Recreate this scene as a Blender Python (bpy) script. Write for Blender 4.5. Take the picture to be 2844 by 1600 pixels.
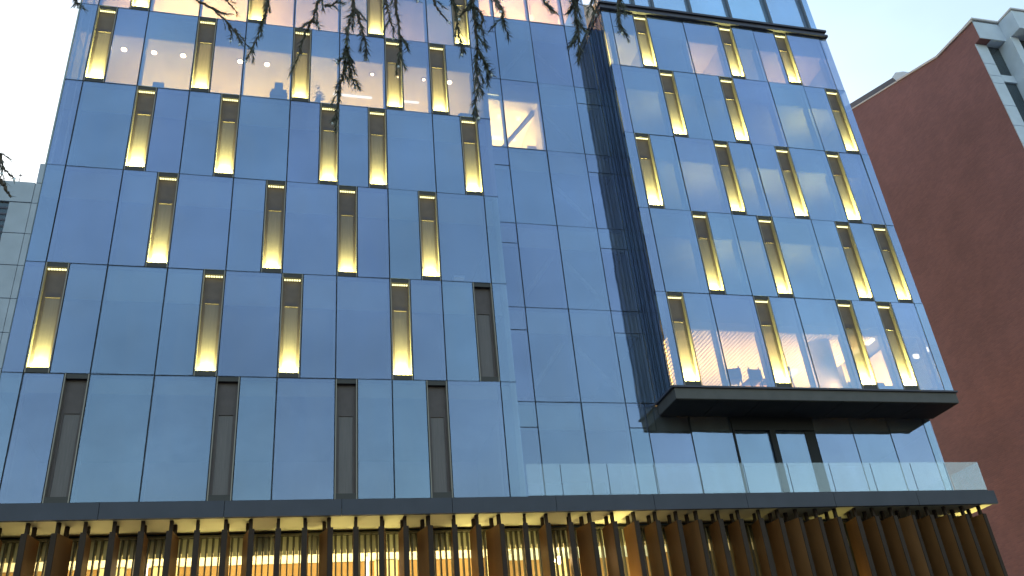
import bpy, bmesh, math, random
from mathutils import Vector, Matrix
random.seed(7)
for o in list(bpy.data.objects): bpy.data.objects.remove(o)
C = bpy.context.scene.collection
SC = bpy.context.scene

# ------------------------------------------------------------------ units
U = 1.6                      # one facade module in metres
G = 7.73                     # ground lies this many modules below the floor line used as zero
H = 2.1222                   # storey height in modules
def P(x, y, z): return Vector((x * U, y * U, (z + G) * U))

# ------------------------------------------------------------------ camera
CR = ((0.96764507, -0.23673678, -0.08728522), (0.04524061, 0.50311909, -0.86303214), (0.24822631, 0.83115996, 0.49755082))
CAM = (4.0386798, -14.63714691, -6.72714905)
cd = bpy.data.cameras.new('camera'); cam = bpy.data.objects.new('camera', cd); C.objects.link(cam)
m = Matrix(((CR[0][0], -CR[1][0], -CR[2][0]), (CR[0][1], -CR[1][1], -CR[2][1]), (CR[0][2], -CR[1][2], -CR[2][2])))
cam.matrix_world = Matrix.Translation(P(*CAM)) @ m.to_4x4()
cd.sensor_width = 36; cd.lens = 2473.13 / 2844 * 36; cd.clip_start = 0.05; cd.clip_end = 3000
SC.camera = cam

# ------------------------------------------------------------------ sky, sun, exposure
SUN_EL, SUN_ROT = 12, 3      # low veiled sun behind the building
w = bpy.data.worlds.new('World'); SC.world = w; w.use_nodes = True
nt = w.node_tree; nt.nodes.clear()
sky = nt.nodes.new('ShaderNodeTexSky'); sky.sky_type = 'NISHITA'; sky.sun_disc = False
sky.sun_elevation = math.radians(SUN_EL); sky.sun_rotation = math.radians(SUN_ROT)
sky.altitude = 0; sky.air_density = 1.45; sky.dust_density = 2.9; sky.ozone_density = 1.7
bg = nt.nodes.new('ShaderNodeBackground'); bg.inputs[1].default_value = 0.112
ow = nt.nodes.new('ShaderNodeOutputWorld')
tcw = nt.nodes.new('ShaderNodeTexCoord'); mpw = nt.nodes.new('ShaderNodeMapping'); mpw.inputs['Scale'].default_value = (1, 1, 2.5)
cn = nt.nodes.new('ShaderNodeTexNoise'); cn.inputs['Scale'].default_value = 2.2; cn.inputs['Detail'].default_value = 5
cr = nt.nodes.new('ShaderNodeMapRange'); cr.inputs['From Min'].default_value = .3; cr.inputs['From Max'].default_value = .7; cr.inputs['To Min'].default_value = .88; cr.inputs['To Max'].default_value = 1.12
cs = nt.nodes.new('ShaderNodeVectorMath'); cs.operation = 'SCALE'
nt.links.new(tcw.outputs['Generated'], mpw.inputs[0]); nt.links.new(mpw.outputs[0], cn.inputs[0]); nt.links.new(cn.outputs['Fac'], cr.inputs[0])
nt.links.new(sky.outputs[0], cs.inputs[0]); nt.links.new(cr.outputs[0], cs.inputs['Scale'])
nt.links.new(cs.outputs[0], bg.inputs[0]); nt.links.new(bg.outputs[0], ow.inputs[0])
sd = bpy.data.lights.new('sun', 'SUN'); sd.energy = 0.12; sd.angle = math.radians(18); sd.color = (1, .9, .78)
so = bpy.data.objects.new('sun', sd); C.objects.link(so)
a = math.radians(SUN_ROT); e = math.radians(SUN_EL)
sdir = Vector((math.sin(a) * math.cos(e), math.cos(a) * math.cos(e), math.sin(e)))
so.rotation_euler = sdir.to_track_quat('Z', 'Y').to_euler(); so.location = (0, 60, 40)
SC.view_settings.view_transform = 'Standard'; SC.view_settings.look = 'None'
SC.view_settings.exposure = 2.18; SC.view_settings.gamma = 1; SC.view_settings.use_curve_mapping = False
SC.cycles.use_denoising = True; SC.cycles.max_bounces = 10; SC.cycles.transparent_max_bounces = 24
SC.cycles.sample_clamp_indirect = 4.0

LX = 0.24                    # lamps are dim evening lamps: the exposure above is long

# ------------------------------------------------------------------ materials
def mat(name, col, rough=.6, metal=0, noise=0, nscale=4, spec=.4, bump=0, bscale=40, emit=None, es=0, stretch=(1, 1, 1)):
    M = bpy.data.materials.new(name); M.use_nodes = True
    n = M.node_tree.nodes; l = M.node_tree.links; b = n['Principled BSDF']
    b.inputs['Base Color'].default_value = (*col, 1); b.inputs['Roughness'].default_value = rough
    b.inputs['Metallic'].default_value = metal; b.inputs['Specular IOR Level'].default_value = spec
    tc = n.new('ShaderNodeTexCoord'); mp = n.new('ShaderNodeMapping'); mp.inputs['Scale'].default_value = stretch
    geo = n.new('ShaderNodeNewGeometry'); l.new(geo.outputs['Position'], mp.inputs[0])
    if noise:
        t = n.new('ShaderNodeTexNoise'); t.inputs['Scale'].default_value = nscale; t.inputs['Detail'].default_value = 6
        l.new(mp.outputs[0], t.inputs[0])
        r = n.new('ShaderNodeMapRange'); r.inputs['To Min'].default_value = 1 - noise; r.inputs['To Max'].default_value = 1 + noise
        r.inputs['From Min'].default_value = .25; r.inputs['From Max'].default_value = .75
        l.new(t.outputs['Fac'], r.inputs[0])
        mx = n.new('ShaderNodeVectorMath'); mx.operation = 'SCALE'; mx.inputs[0].default_value = col
        l.new(r.outputs[0], mx.inputs['Scale']); l.new(mx.outputs[0], b.inputs['Base Color'])
    if bump:
        t2 = n.new('ShaderNodeTexNoise'); t2.inputs['Scale'].default_value = bscale; l.new(mp.outputs[0], t2.inputs[0])
        bp = n.new('ShaderNodeBump'); bp.inputs['Strength'].default_value = bump; bp.inputs['Distance'].default_value = .01
        l.new(t2.outputs['Fac'], bp.inputs['Height']); l.new(bp.outputs[0], b.inputs['Normal'])
    if emit:
        b.inputs['Emission Color'].default_value = (*emit, 1); b.inputs['Emission Strength'].default_value = es
    return M

def glass(name, refl, fac, trans, rough=.01, wav=.012, var=.1, slope=1.0, dirt=.065):
    """coated glazing: clear pane with a tinted mirror coat, every pane a shade different"""
    M = bpy.data.materials.new(name); M.use_nodes = True
    n = M.node_tree.nodes; l = M.node_tree.links; n.clear()
    out = n.new('ShaderNodeOutputMaterial'); mix = n.new('ShaderNodeMixShader')
    g = n.new('ShaderNodeBsdfGlossy'); g.inputs['Roughness'].default_value = rough
    t = n.new('ShaderNodeBsdfTransparent'); t.inputs[0].default_value = (*trans, 1)
    oi = n.new('ShaderNodeObjectInfo')
    hs = n.new('ShaderNodeHueSaturation'); hs.inputs['Color'].default_value = (*refl, 1)
    r1 = n.new('ShaderNodeMapRange'); r1.inputs['To Min'].default_value = .5 - .16 * var; r1.inputs['To Max'].default_value = .5 + .10 * var
    l.new(oi.outputs['Random'], r1.inputs[0]); l.new(r1.outputs[0], hs.inputs['Hue'])
    geo = n.new('ShaderNodeNewGeometry')
    tn = n.new('ShaderNodeTexNoise'); tn.inputs['Scale'].default_value = .35; tn.inputs['Detail'].default_value = 3
    l.new(geo.outputs['Position'], tn.inputs[0])
    r2 = n.new('ShaderNodeMapRange'); r2.inputs['From Min'].default_value = .3; r2.inputs['From Max'].default_value = .7
    r2.inputs['To Min'].default_value = 1 - var; r2.inputs['To Max'].default_value = 1 + var
    l.new(tn.outputs['Fac'], r2.inputs[0]); l.new(r2.outputs[0], hs.inputs['Value'])
    l.new(hs.outputs[0], g.inputs[0])
    bn = n.new('ShaderNodeTexNoise'); bn.inputs['Scale'].default_value = 1.1; l.new(geo.outputs['Position'], bn.inputs[0])
    bp = n.new('ShaderNodeBump'); bp.inputs['Strength'].default_value = .5; bp.inputs['Distance'].default_value = wav
    l.new(bn.outputs['Fac'], bp.inputs['Height']); l.new(bp.outputs[0], g.inputs['Normal'])
    lw = n.new('ShaderNodeLayerWeight'); lw.inputs['Blend'].default_value = .5
    r3 = n.new('ShaderNodeMapRange'); r3.inputs['To Min'].default_value = fac; r3.inputs['To Max'].default_value = fac + slope
    l.new(lw.outputs['Facing'], r3.inputs[0]); l.new(r3.outputs[0], mix.inputs[0])
    l.new(t.outputs[0], mix.inputs[1]); l.new(g.outputs[0], mix.inputs[2])
    df = n.new('ShaderNodeBsdfDiffuse'); df.inputs[0].default_value = (.50, .55, .60, 1); m2 = n.new('ShaderNodeMixShader')
    dn = n.new('ShaderNodeTexNoise'); dn.inputs['Scale'].default_value = 1.0; dn.inputs['Detail'].default_value = 5
    dm = n.new('ShaderNodeMapping'); dm.inputs['Scale'].default_value = (2.2, 2.2, .35); l.new(geo.outputs['Position'], dm.inputs[0]); l.new(dm.outputs[0], dn.inputs[0])
    r4 = n.new('ShaderNodeMapRange'); r4.inputs['From Min'].default_value = .3; r4.inputs['From Max'].default_value = .75
    r4.inputs['To Min'].default_value = dirt * .5; r4.inputs['To Max'].default_value = dirt * 1.6
    l.new(dn.outputs['Fac'], r4.inputs[0]); l.new(r4.outputs[0], m2.inputs[0])
    l.new(mix.outputs[0], m2.inputs[1]); l.new(df.outputs[0], m2.inputs[2]); l.new(m2.outputs[0], out.inputs[0])
    return M

def screen_mat(name, col, open_):
    M = bpy.data.materials.new(name); M.use_nodes = True
    n = M.node_tree.nodes; l = M.node_tree.links; b = n['Principled BSDF']; out = n['Material Output']
    b.inputs['Base Color'].default_value = (*col, 1); b.inputs['Roughness'].default_value = .45
    geo = n.new('ShaderNodeNewGeometry'); tn = n.new('ShaderNodeTexNoise'); tn.inputs['Scale'].default_value = 3
    mp = n.new('ShaderNodeMapping'); mp.inputs['Scale'].default_value = (14, 3, .7)
    l.new(geo.outputs['Position'], mp.inputs[0]); l.new(mp.outputs[0], tn.inputs[0])
    r = n.new('ShaderNodeMapRange'); r.inputs['To Min'].default_value = .75; r.inputs['To Max'].default_value = 1.25
    l.new(tn.outputs['Fac'], r.inputs[0])
    mx = n.new('ShaderNodeVectorMath'); mx.operation = 'SCALE'; mx.inputs[0].default_value = col
    l.new(r.outputs[0], mx.inputs['Scale']); l.new(mx.outputs[0], b.inputs['Base Color'])
    t = n.new('ShaderNodeBsdfTransparent'); mix = n.new('ShaderNodeMixShader'); mix.inputs[0].default_value = open_
    l.new(b.outputs[0], mix.inputs[1]); l.new(t.outputs[0], mix.inputs[2]); l.new(mix.outputs[0], out.inputs[0])
    return M

def emi(name, col, s):
    M = bpy.data.materials.new(name); M.use_nodes = True
    n = M.node_tree.nodes; n.clear(); e = n.new('ShaderNodeEmission'); e.inputs[0].default_value = (*col, 1); e.inputs[1].default_value = s * LX
    o = n.new('ShaderNodeOutputMaterial'); M.node_tree.links.new(e.outputs[0], o.inputs[0]); return M

GLASS = glass('blue_coated_glass', (.47, .585, .85), .10, (.74, .74, .70))
GLASS_SIDE = glass('side_glass', (.50, .56, .66), .03, (.45, .5, .55), slope=.36, dirt=.03)
GLASS_TOP = glass('pale_roof_glass', (.58, .78, 1.0), .22, (.6, .65, .65))
GLASS_RAIL = glass('railing_glass', (.9, .95, 1.0), .012, (.95, .97, .97), var=.03, slope=.35, dirt=.05)
DARKGL = glass('dark_window_glass', (.5, .6, .66), .05, (.3, .32, .33), var=.05, slope=.3)
PAINTGL = mat('back_painted_blue_glass', (.17, .33, .62), .12, noise=.12, nscale=.4, spec=.6)
JOINT = mat('black_joint', (.012, .013, .016), .7)
MULL = mat('grey_mullion', (.10, .12, .16), .5)
SLAB = mat('spandrel_grey', (.30, .36, .37), .7, noise=.12, nscale=.8)
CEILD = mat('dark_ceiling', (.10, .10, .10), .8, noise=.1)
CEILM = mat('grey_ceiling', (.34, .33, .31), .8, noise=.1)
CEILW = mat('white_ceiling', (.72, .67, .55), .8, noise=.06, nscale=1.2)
WALLI = mat('inner_wall', (.42, .38, .34), .85, noise=.1, nscale=.7)
WALLW = mat('white_inner_wall', (.70, .64, .55), .8, noise=.06)
WARMW = mat('cream_alcove_wall', (.78, .66, .42), .7, noise=.05)
CARPET = mat('grey_carpet', (.12, .11, .10), .95, noise=.2, nscale=8)
BRONZE = mat('bronze_metal', (.092, .070, .068), .55, metal=.1, noise=.12, nscale=5)
SILL = mat('dark_bronze_sill', (.05, .045, .042), .55, metal=.2)
EDGE = mat('pale_bronze_edge', (.24, .21, .18), .45, metal=.3)
SCREEN = screen_mat('woven_metal_screen', (.165, .138, .138), .25)
STEEL = mat('dark_purple_steel', (.062, .058, .078), .5, metal=.2, noise=.15, nscale=2)
FASC = mat('slate_fascia', (.050, .052, .070), .55, metal=.15, noise=.12, nscale=1.5, bump=.1, bscale=60)
TRAY = mat('brown_grey_tray', (.085, .078, .075), .6, noise=.15, nscale=2.5, bump=.1)
TRAYB = mat('dark_soffit_board', (.035, .030, .026), .8, noise=.2, nscale=2)
SOFF = mat('cream_soffit', (.55, .50, .34), .75, noise=.06, nscale=1.5)
FIN = mat('copper_brown_fin', (.21, .092, .030), .5, metal=.15, noise=.18, nscale=3, stretch=(1, 1, .3))
FINE = mat('dark_fin_edge', (.050, .034, .026), .8, noise=.1, spec=.15)
SLAT = mat('bronze_slat', (.07, .06, .04), .5)
OLIVE = mat('olive_bulkhead', (.22, .20, .12), .7, noise=.1)
WOOD = mat('orange_wood_wall', (.38, .235, .10), .55, noise=.25, nscale=2.2, stretch=(1, 1, .25))
CURT = mat('pale_curtain', (.74, .68, .44), .85, noise=.1)
STONE = mat('grey_stone', (.38, .42, .49), .8, noise=.1, nscale=1.8, bump=.15, bscale=25)
STONEJ = mat('stone_joint', (.14, .14, .15), .9)
WHITE = mat('white_stone', (.58, .64, .74), .75, noise=.08, nscale=2, bump=.1)
COPING = mat('pale_coping', (.55, .50, .50), .6)
ROOFM = mat('dark_roof_metal', (.07, .065, .085), .55, noise=.1)
BARK = mat('cedar_bark', (.10, .078, .060), .9, noise=.3, nscale=30)
NEEDLE = mat('cedar_needle', (.105, .112, .085), .7, noise=.4, nscale=9)
DROP = mat('water_drop', (.9, .93, .95), .05, spec=1.0)
ASPH = mat('asphalt', (.05, .05, .052), .9, noise=.25, nscale=3, bump=.3, bscale=80)
PAVE = mat('pavement_stone', (.13, .125, .12), .85, noise=.15, nscale=1.5)
BRACE = mat('grey_brace_steel', (.24, .24, .25), .6)
CHAIR = mat('blue_grey_chair', (.10, .11, .14), .7)
TABLE = mat('wood_table', (.20, .12, .06), .6)
PLANT = mat('house_plant_leaf', (.05, .07, .04), .7, noise=.2)
POT = mat('grey_pot', (.18, .18, .19), .7)
GLINTY = emi('yellow_glint', (1.0, .93, .46), 1.9)
LEDW = emi('warm_lamp', (1.0, .66, .30), 40)
LEDP = emi('pendant_globe', (1.0, .66, .30), 9)
LEDL = emi('linear_lamp', (1.0, .86, .66), 5)
LEDR = emi('restaurant_lamp', (1.0, .74, .36), 8)

def brick_mat():
    M = mat('red_brown_brick', (.2, .08, .07), .9)
    n = M.node_tree.nodes; l = M.node_tree.links; b = n['Principled BSDF']
    tc = n.new('ShaderNodeNewGeometry'); mp = n.new('ShaderNodeMapping'); mp.inputs['Rotation'].default_value = (0, 0, 0)
    sep = n.new('ShaderNodeSeparateXYZ'); com = n.new('ShaderNodeCombineXYZ')
    l.new(tc.outputs['Position'], sep.inputs[0])
    ad = n.new('ShaderNodeMath'); ad.operation = 'ADD'
    l.new(sep.outputs['X'], ad.inputs[0]); l.new(sep.outputs['Y'], ad.inputs[1])
    l.new(ad.outputs[0], com.inputs[0]); l.new(sep.outputs['Z'], com.inputs[1])
    br = n.new('ShaderNodeTexBrick'); l.new(com.outputs[0], br.inputs[0])
    br.inputs['Scale'].default_value = 1; br.inputs['Brick Width'].default_value = .25; br.inputs['Row Height'].default_value = .075
    br.inputs['Mortar Size'].default_value = .008
    br.inputs['Color1'].default_value = (.245, .108, .110, 1); br.inputs['Color2'].default_value = (.205, .092, .098, 1); br.inputs['Mortar'].default_value = (.19, .105, .11, 1)
    tn = n.new('ShaderNodeTexNoise'); tn.inputs['Scale'].default_value = .55; tn.inputs['Detail'].default_value = 9; tn.inputs['Roughness'].default_value = .65
    l.new(tc.outputs['Position'], tn.inputs[0])
    r = n.new('ShaderNodeMapRange'); r.inputs['From Min'].default_value = .3; r.inputs['From Max'].default_value = .7
    r.inputs['To Min'].default_value = .86; r.inputs['To Max'].default_value = 1.12; l.new(tn.outputs['Fac'], r.inputs[0])
    mx = n.new('ShaderNodeVectorMath'); mx.operation = 'SCALE'; l.new(br.outputs['Color'], mx.inputs[0]); l.new(r.outputs[0], mx.inputs['Scale'])
    l.new(mx.outputs[0], b.inputs['Base Color'])
    bp = n.new('ShaderNodeBump'); bp.inputs['Strength'].default_value = .5; bp.inputs['Distance'].default_value = .008
    l.new(br.outputs['Fac'], bp.inputs['Height']); bp.invert = True; l.new(bp.outputs[0], b.inputs['Normal'])
    return M
BRICK = brick_mat()

# ------------------------------------------------------------------ builders
def base(r): # world location of an object with unrotated parents
    v = Vector((0, 0, 0))
    while r is not None: v += Vector(r.location); r = r.parent
    return v
def thing(name, label, cat, loc, group=None):
    o = bpy.data.objects.new(name, None); C.objects.link(o); o.location = P(*loc); o.empty_display_size = .3
    o['label'] = label; o['category'] = cat
    if group: o['group'] = group
    return o
def tag(o, label, cat, group=None):
    o['label'] = label; o['category'] = cat
    if group: o['group'] = group
    return o
def place(name, me, parent=None, loc=(0, 0, 0), rz=0, kind=None):
    o = bpy.data.objects.new(name, me); C.objects.link(o)
    wl = P(*loc)
    if parent is not None: o.parent = parent; o.location = wl - base(parent)
    else: o.location = wl
    o.rotation_euler = (0, 0, rz)
    if kind: o['kind'] = kind
    return o
class MB:
    """collects shapes given in modules, relative to an origin"""
    def __init__(s): s.v = []; s.f = []; s.mi = []
    def add(s, vs, fs, mi=0):
        n = len(s.v); s.v += [tuple(c * U for c in v) for v in vs]; s.f += [tuple(i + n for i in f) for f in fs]; s.mi += [mi] * len(fs); return s
    def box(s, x0, x1, y0, y1, z0, z1, mi=0):
        return s.add([(x0, y0, z0), (x1, y0, z0), (x1, y1, z0), (x0, y1, z0), (x0, y0, z1), (x1, y0, z1), (x1, y1, z1), (x0, y1, z1)],
                     [(0, 3, 2, 1), (4, 5, 6, 7), (0, 1, 5, 4), (1, 2, 6, 5), (2, 3, 7, 6), (3, 0, 4, 7)], mi)
    def prism_x(s, pts, x0, x1, mi=0): # polygon in (y,z), extruded along x
        n = len(pts); vs = [(x0, y, z) for y, z in pts] + [(x1, y, z) for y, z in pts]
        fs = [tuple(range(n)), tuple(range(2 * n - 1, n - 1, -1))] + [(i, i + n, (i + 1) % n + n, (i + 1) % n) for i in range(n)]
        return s.add(vs, fs, mi)
    def tube(s, pts, rad, seg=6, mi=0):
        n0 = len(s.v); vs = []; fs = []
        for i, p in enumerate(pts):
            p = Vector(p); q = Vector(pts[min(i + 1, len(pts) - 1)]) - Vector(pts[max(i - 1, 0)])
            if q.length < 1e-9: q = Vector((0, 0, 1))
            q.normalize(); a = q.orthogonal().normalized(); b = q.cross(a)
            r = rad[i] if isinstance(rad, (list, tuple)) else rad
            for k in range(seg):
                t = 2 * math.pi * k / seg; vs.append(tuple(p + (a * math.cos(t) + b * math.sin(t)) * r))
        for i in range(len(pts) - 1):
            for k in range(seg):
                fs.append((i * seg + k, i * seg + (k + 1) % seg, (i + 1) * seg + (k + 1) % seg, (i + 1) * seg + k))
        fs.append(tuple(range(seg - 1, -1, -1))); fs.append(tuple((len(pts) - 1) * seg + k for k in range(seg)))
        return s.add(vs, fs, mi)
    def lathe(s, prof, cx=0, cy=0, cz=0, seg=14, mi=0):
        vs = []; fs = []
        for r, z in prof:
            for k in range(seg): t = 2 * math.pi * k / seg; vs.append((cx + r * math.cos(t), cy + r * math.sin(t), cz + z))
        for i in range(len(prof) - 1):
            for k in range(seg): fs.append((i * seg + k, i * seg + (k + 1) % seg, (i + 1) * seg + (k + 1) % seg, (i + 1) * seg + k))
        fs.append(tuple(range(seg - 1, -1, -1))); fs.append(tuple((len(prof) - 1) * seg + k for k in range(seg)))
        return s.add(vs, fs, mi)
    def mesh(s, name, *mats, smooth=False):
        me = bpy.data.meshes.new(name); me.from_pydata(s.v, [], s.f)
        for M in mats: me.materials.append(M)
        for p, i in zip(me.polygons, s.mi): p.material_index = i
        if smooth: me.shade_smooth()
        me.update(); return me
def boxpart(name, x0, x1, y0, y1, z0, z1, M, parent=None, kind=None):
    cx, cy = (x0 + x1) / 2, (y0 + y1) / 2
    return place(name, MB().box(x0 - cx, x1 - cx, y0 - cy, y1 - cy, 0, z1 - z0).mesh(name, M), parent, (cx, cy, z0), kind=kind)
def area(name, parent, loc, sx, sy, energy, col, rx=180, spread=180, rz=0):
    L = bpy.data.lights.new(name, 'AREA'); L.shape = 'RECTANGLE'; L.size = sx * U; L.size_y = sy * U
    L.energy = energy * LX; L.color = col; L.spread = math.radians(spread)
    o = bpy.data.objects.new(name, L); C.objects.link(o); o.parent = parent
    o.location = P(*loc) - (base(parent) if parent else Vector((0, 0, 0))); o.rotation_euler = (math.radians(rx), 0, rz)
    return o

# ------------------------------------------------------------------ ground
g = boxpart('ground', -400, 400, -400, 400, -G - .5, -G, PAVE, kind='structure')
r = boxpart('road', -300, 300, -13.2, -5.2, -G, -G + .003, ASPH, kind='structure')
k = boxpart('pavement', -300, 300, -5.2, 2.0, -G + .001, -G + .08, PAVE, kind='structure')
k = boxpart('pavement', -300, 300, -30, -13.2, -G + .001, -G + .08, PAVE, kind='structure')

# ------------------------------------------------------------------ the glass building
B = thing('glass_building', 'blue glass office block with scattered yellow-lit slots and a finned canopy below', 'building', (9, 3, -G))
GAP = .011
pm = {}
def panel(x0, x1, z0, z1, y=0, M=GLASS, axis='x'):
    wd, ht = round(x1 - x0 - 2 * GAP, 4), round(z1 - z0 - 1.4 * GAP, 4)
    key = (wd, ht, M.name, axis)
    if key not in pm:
        b = MB()
        if axis == 'x': b.box(-wd / 2, wd / 2, 0, .014, 0, ht)
        else: b.box(0, .014, -wd / 2, wd / 2, 0, ht)
        pm[key] = b.mesh('glass_panel', M)
    cx = (x0 + x1) / 2
    loc = (cx, y, z0 + .7 * GAP) if axis == 'x' else (y, cx, z0 + .7 * GAP)
    o = place('glass_panel', pm[key], B, loc)
    o.rotation_euler = (random.uniform(-.006, .006), 0, random.uniform(-.006, .006))
    return o

SW = .385
slot_mesh = {}
def slot(x0, z0, ht, lit=1.0, y=0):
    key = round(ht, 3)
    if key not in slot_mesh:
        w_ = SW; f = MB()
        f.box(.006, .024, -.006, .13, .002, ht - .004, 1); f.box(w_ - .024, w_ - .006, -.006, .13, .002, ht - .004, 1)
        f.box(.025, w_ - .025, .012, .03, ht - .085, ht - .006, 2)
        f.box(.025, w_ - .025, .002, .024, .004, .10, 2); f.box(.025, w_ - .025, .0245, .088, .004, .03, 2)
        zt = ht * .69
        f.box(.025, .075, .09, .125, .01, ht - .006, 0); f.box(w_ - .075, w_ - .025, .09, .125, .01, ht - .006, 0)
        f.box(.0755, w_ - .0755, .09, .125, zt, ht - .006, 0); f.box(.0755, w_ - .0755, .0875, .0895, zt, zt + .014, 0)
        fm = f.mesh('slot_window', BRONZE, EDGE, SILL)
        s = MB().box(.0755, w_ - .0755, .104, .110, .01, zt - .002).mesh('screen', SCREEN)
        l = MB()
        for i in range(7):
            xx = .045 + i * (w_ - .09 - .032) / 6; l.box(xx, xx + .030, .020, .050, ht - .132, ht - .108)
        lm = l.mesh('glint_row', GLINTY)  # glowing boxes imitate reflections of lights above, not lamps of their own
        em = MB().box(.05, w_ - .05, .030, .050, .031, .05).mesh('led_strip', SILL)
        slot_mesh[key] = (fm, s, lm, em)
    fm, s, lm, em = slot_mesh[key]
    o = place('slot_window', fm, B, (x0, y, z0))
    place('screen', s, o, (x0, y, z0))
    if lit > 0:
        place('glint_row', lm, o, (x0, y, z0))
        place('led_strip', em, o, (x0, y, z0))
        area('slot_light', o, (x0 + SW / 2, y + .045, z0 + .075), SW - .07, .03, 105 * lit, (.96, .95, .27), rx=180 - 6, spread=80)
    return o

def row(x_lines, x_left, x_right, z0, z1, slots, lits, y=0, M=GLASS):
    """one storey of panels split at the module lines, with light slots set between them"""
    edges = [x_left] + [x for x in x_lines if x_left < x < x_right] + [x_right]
    used = []
    for (sx, l) in zip(slots, lits):
        slot(sx, z0, z1 - z0, l * random.uniform(.6, 1.25), y); used.append((sx, sx + SW))
    for a_, b_ in zip(edges[:-1], edges[1:]):
        segs = [(a_, b_)]
        for u0, u1 in used:
            ns = []
            for s0, s1 in segs:
                if u1 <= s0 + 1e-4 or u0 >= s1 - 1e-4: ns.append((s0, s1))
                else:
                    if u0 > s0 + .02: ns.append((s0, u0))
                    if u1 < s1 - .02: ns.append((u1, s1))
            segs = ns
        for s0, s1 in segs: panel(s0, s1, z0, z1, y, M)

def L_(u): return u            # slot with its left edge on module line u
def R_(u): return u - SW       # slot with its right edge on module line u
LM = list(range(0, 9)); LX0, LX1 = -.33, 8.31
ZB = -2.18
rowsL = [
    (ZB, 0, [R_(1), L_(3), L_(5), R_(7)], [0, 0, 0, 0]),
    (0, H, [L_(0), R_(3), L_(4), L_(6), R_(8)], [1, .9, 1.1, .9, 0]),
    (H, 2 * H, [R_(2), R_(4), L_(5), R_(7)], [1, .5, .7, 1]),
    (2 * H, 3 * H, [L_(1), R_(3), R_(5), R_(6), R_(8)], [.9, .9, .95, .9, 1]),
    (3 * H, 4 * H, [L_(0), L_(2), L_(4), L_(6), L_(7)], [1, 1, .9, .8, 1]),
    (4 * H, 5 * H, [R_(1), L_(3), R_(6), R_(8)], [1, .9, 1.1, 1]),
    (5 * H, 6 * H, [L_(1), R_(5), L_(7)], [1, 1, 1]),
]
for z0, z1, s, li in rowsL: row(LM, LX0, LX1, z0, z1, s, li)
XR = 11.71; RX0, RX1 = 11.47, 17.96; ZT = 10.36
RM = [XR + i * 1.003 for i in range(7)]
def rl(m): return RM[m]
def rr(m): return RM[m] - SW
rowsR = [
    (0, H, [rl(0), rl(2), rl(4), rl(5)], [1, 1, 1, 1.1]),
    (H, 2 * H, [rl(1), rr(3), rr(5), rr(6)], [.9, 1, 1, 1]),
    (2 * H, 3 * H, [rl(0), rl(2), rr(4), rl(5)], [1, .8, 1, 1]),
    (3 * H, 4 * H, [rl(1), rr(3), rr(6)], [1, 1, .9]),
    (4 * H, ZT, [rr(1), rl(3), rr(5)], [.8, .9, .9]),
]
for z0, z1, s, li in rowsR: row(RM, RX0, RX1, z0, z1, s, li)
# recessed centre
D = .9
CF = [ZB, 0, H, 2 * H, 3 * H, 4 * H, 5 * H, 6 * H]
CX = [8.32, 8.92, 9.865, 10.81, 11.46]
SP = .53                     # height of the spandrel strip under each floor line
for i in range(1, len(CF) - 1):
    z0, z1 = CF[i], CF[i + 1]
    for j in range(4):
        x0, x1 = CX[j], CX[j + 1]
        if j in (0, 3) and i < 6:
            panel(x0, x1, z0, z1 - SP, D); panel(x0, x1, z1 - SP, z1, D)
        else: panel(x0, x1, z0, z1, D)
# ground row of the recess, running on under the overhang
CB = [8.32, 8.92, 9.865, 10.81, 11.21, 12.13, 13.05]
for j in range(6):
    if j in (0, 3): panel(CB[j], CB[j + 1], ZB, -SP, D); panel(CB[j], CB[j + 1], -SP, 0, D)
    else: panel(CB[j], CB[j + 1], ZB, 0, D)
for x0, x1 in ((14.95, 15.87), (15.87, 16.79), (16.79, 17.70), (17.70, 17.91)): panel(x0, x1, ZB, -.02, D)
# balcony doors in the recess
dr = place('sliding_door', MB().box(-.945, -.91, -.02, .10, 0, 1.60).box(-.11, .02, -.02, .10, 0, 1.60).box(.72, .945, .02, .14, 0, 1.60)
           .box(-.945, .945, -.02, .12, 1.6005, 2.1).mesh('sliding_door', JOINT), B, (14.0, D, ZB + .01))
for x0, x1 in ((-.90, -.12), (.03, .71)):
    place('pane', MB().box(x0, x1, .03, .045, 0, 1.59).mesh('pane', GLASS), dr, (14.0, D, ZB + .01))
# left return of the overhanging wing
for i, (z0, z1) in enumerate([(0, H), (H, 2 * H), (2 * H, 3 * H), (3 * H, 4 * H), (4 * H, ZT)]):
    for y0, y1 in ((.02, .30), (.30, .60), (.60, D)): panel(y0, y1, z0, z1, RX0 - .012, GLASS_SIDE, 'y')
panel(.4, D, 10.63, 13.4, 11.72, GLASS_SIDE, 'y')

# dark joints and inner mullions behind the glass
jb = MB()
for u in LM: jb.box(u - .018, u + .018, .018, .022, ZB, 6 * H)
for z0, z1, s, li in rowsL:
    for sx in s:
        for xx in (sx, sx + SW): jb.box(xx - .013, xx + .013, .0225, .026, z0, z1)
    jb.box(LX0, LX1, .0145, .0175, z1 - .012, z1 + .032)
for u in RM: jb.box(u - .018, u + .018, .018, .022, 0, ZT)
for z0, z1, s, li in rowsR:
    for sx in s:
        for xx in (sx, sx + SW): jb.box(xx - .013, xx + .013, .0225, .026, z0, z1)
    jb.box(RX0, RX1, .0145, .0175, z1 - .012, z1 + .030)
for u in CX[1:4]: jb.box(u - .018, u + .018, D + .018, D + .022, ZB, 6 * H)
for u in CB[4:] + [14.95, 15.87, 16.79, 17.70]: jb.box(u - .018, u + .018, D + .0225, D + .026, ZB, 0)
for z in CF[1:-1]: jb.box(8.32, 11.46, D + .0145, D + .0175, z - .012, z + .030)
for z in CF[2:-1]:
    for x0, x1 in ((8.32, 8.92), (10.81, 11.46)): jb.box(x0, x1, D + .0145, D + .0175, z - SP - .013, z - SP + .013)
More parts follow.
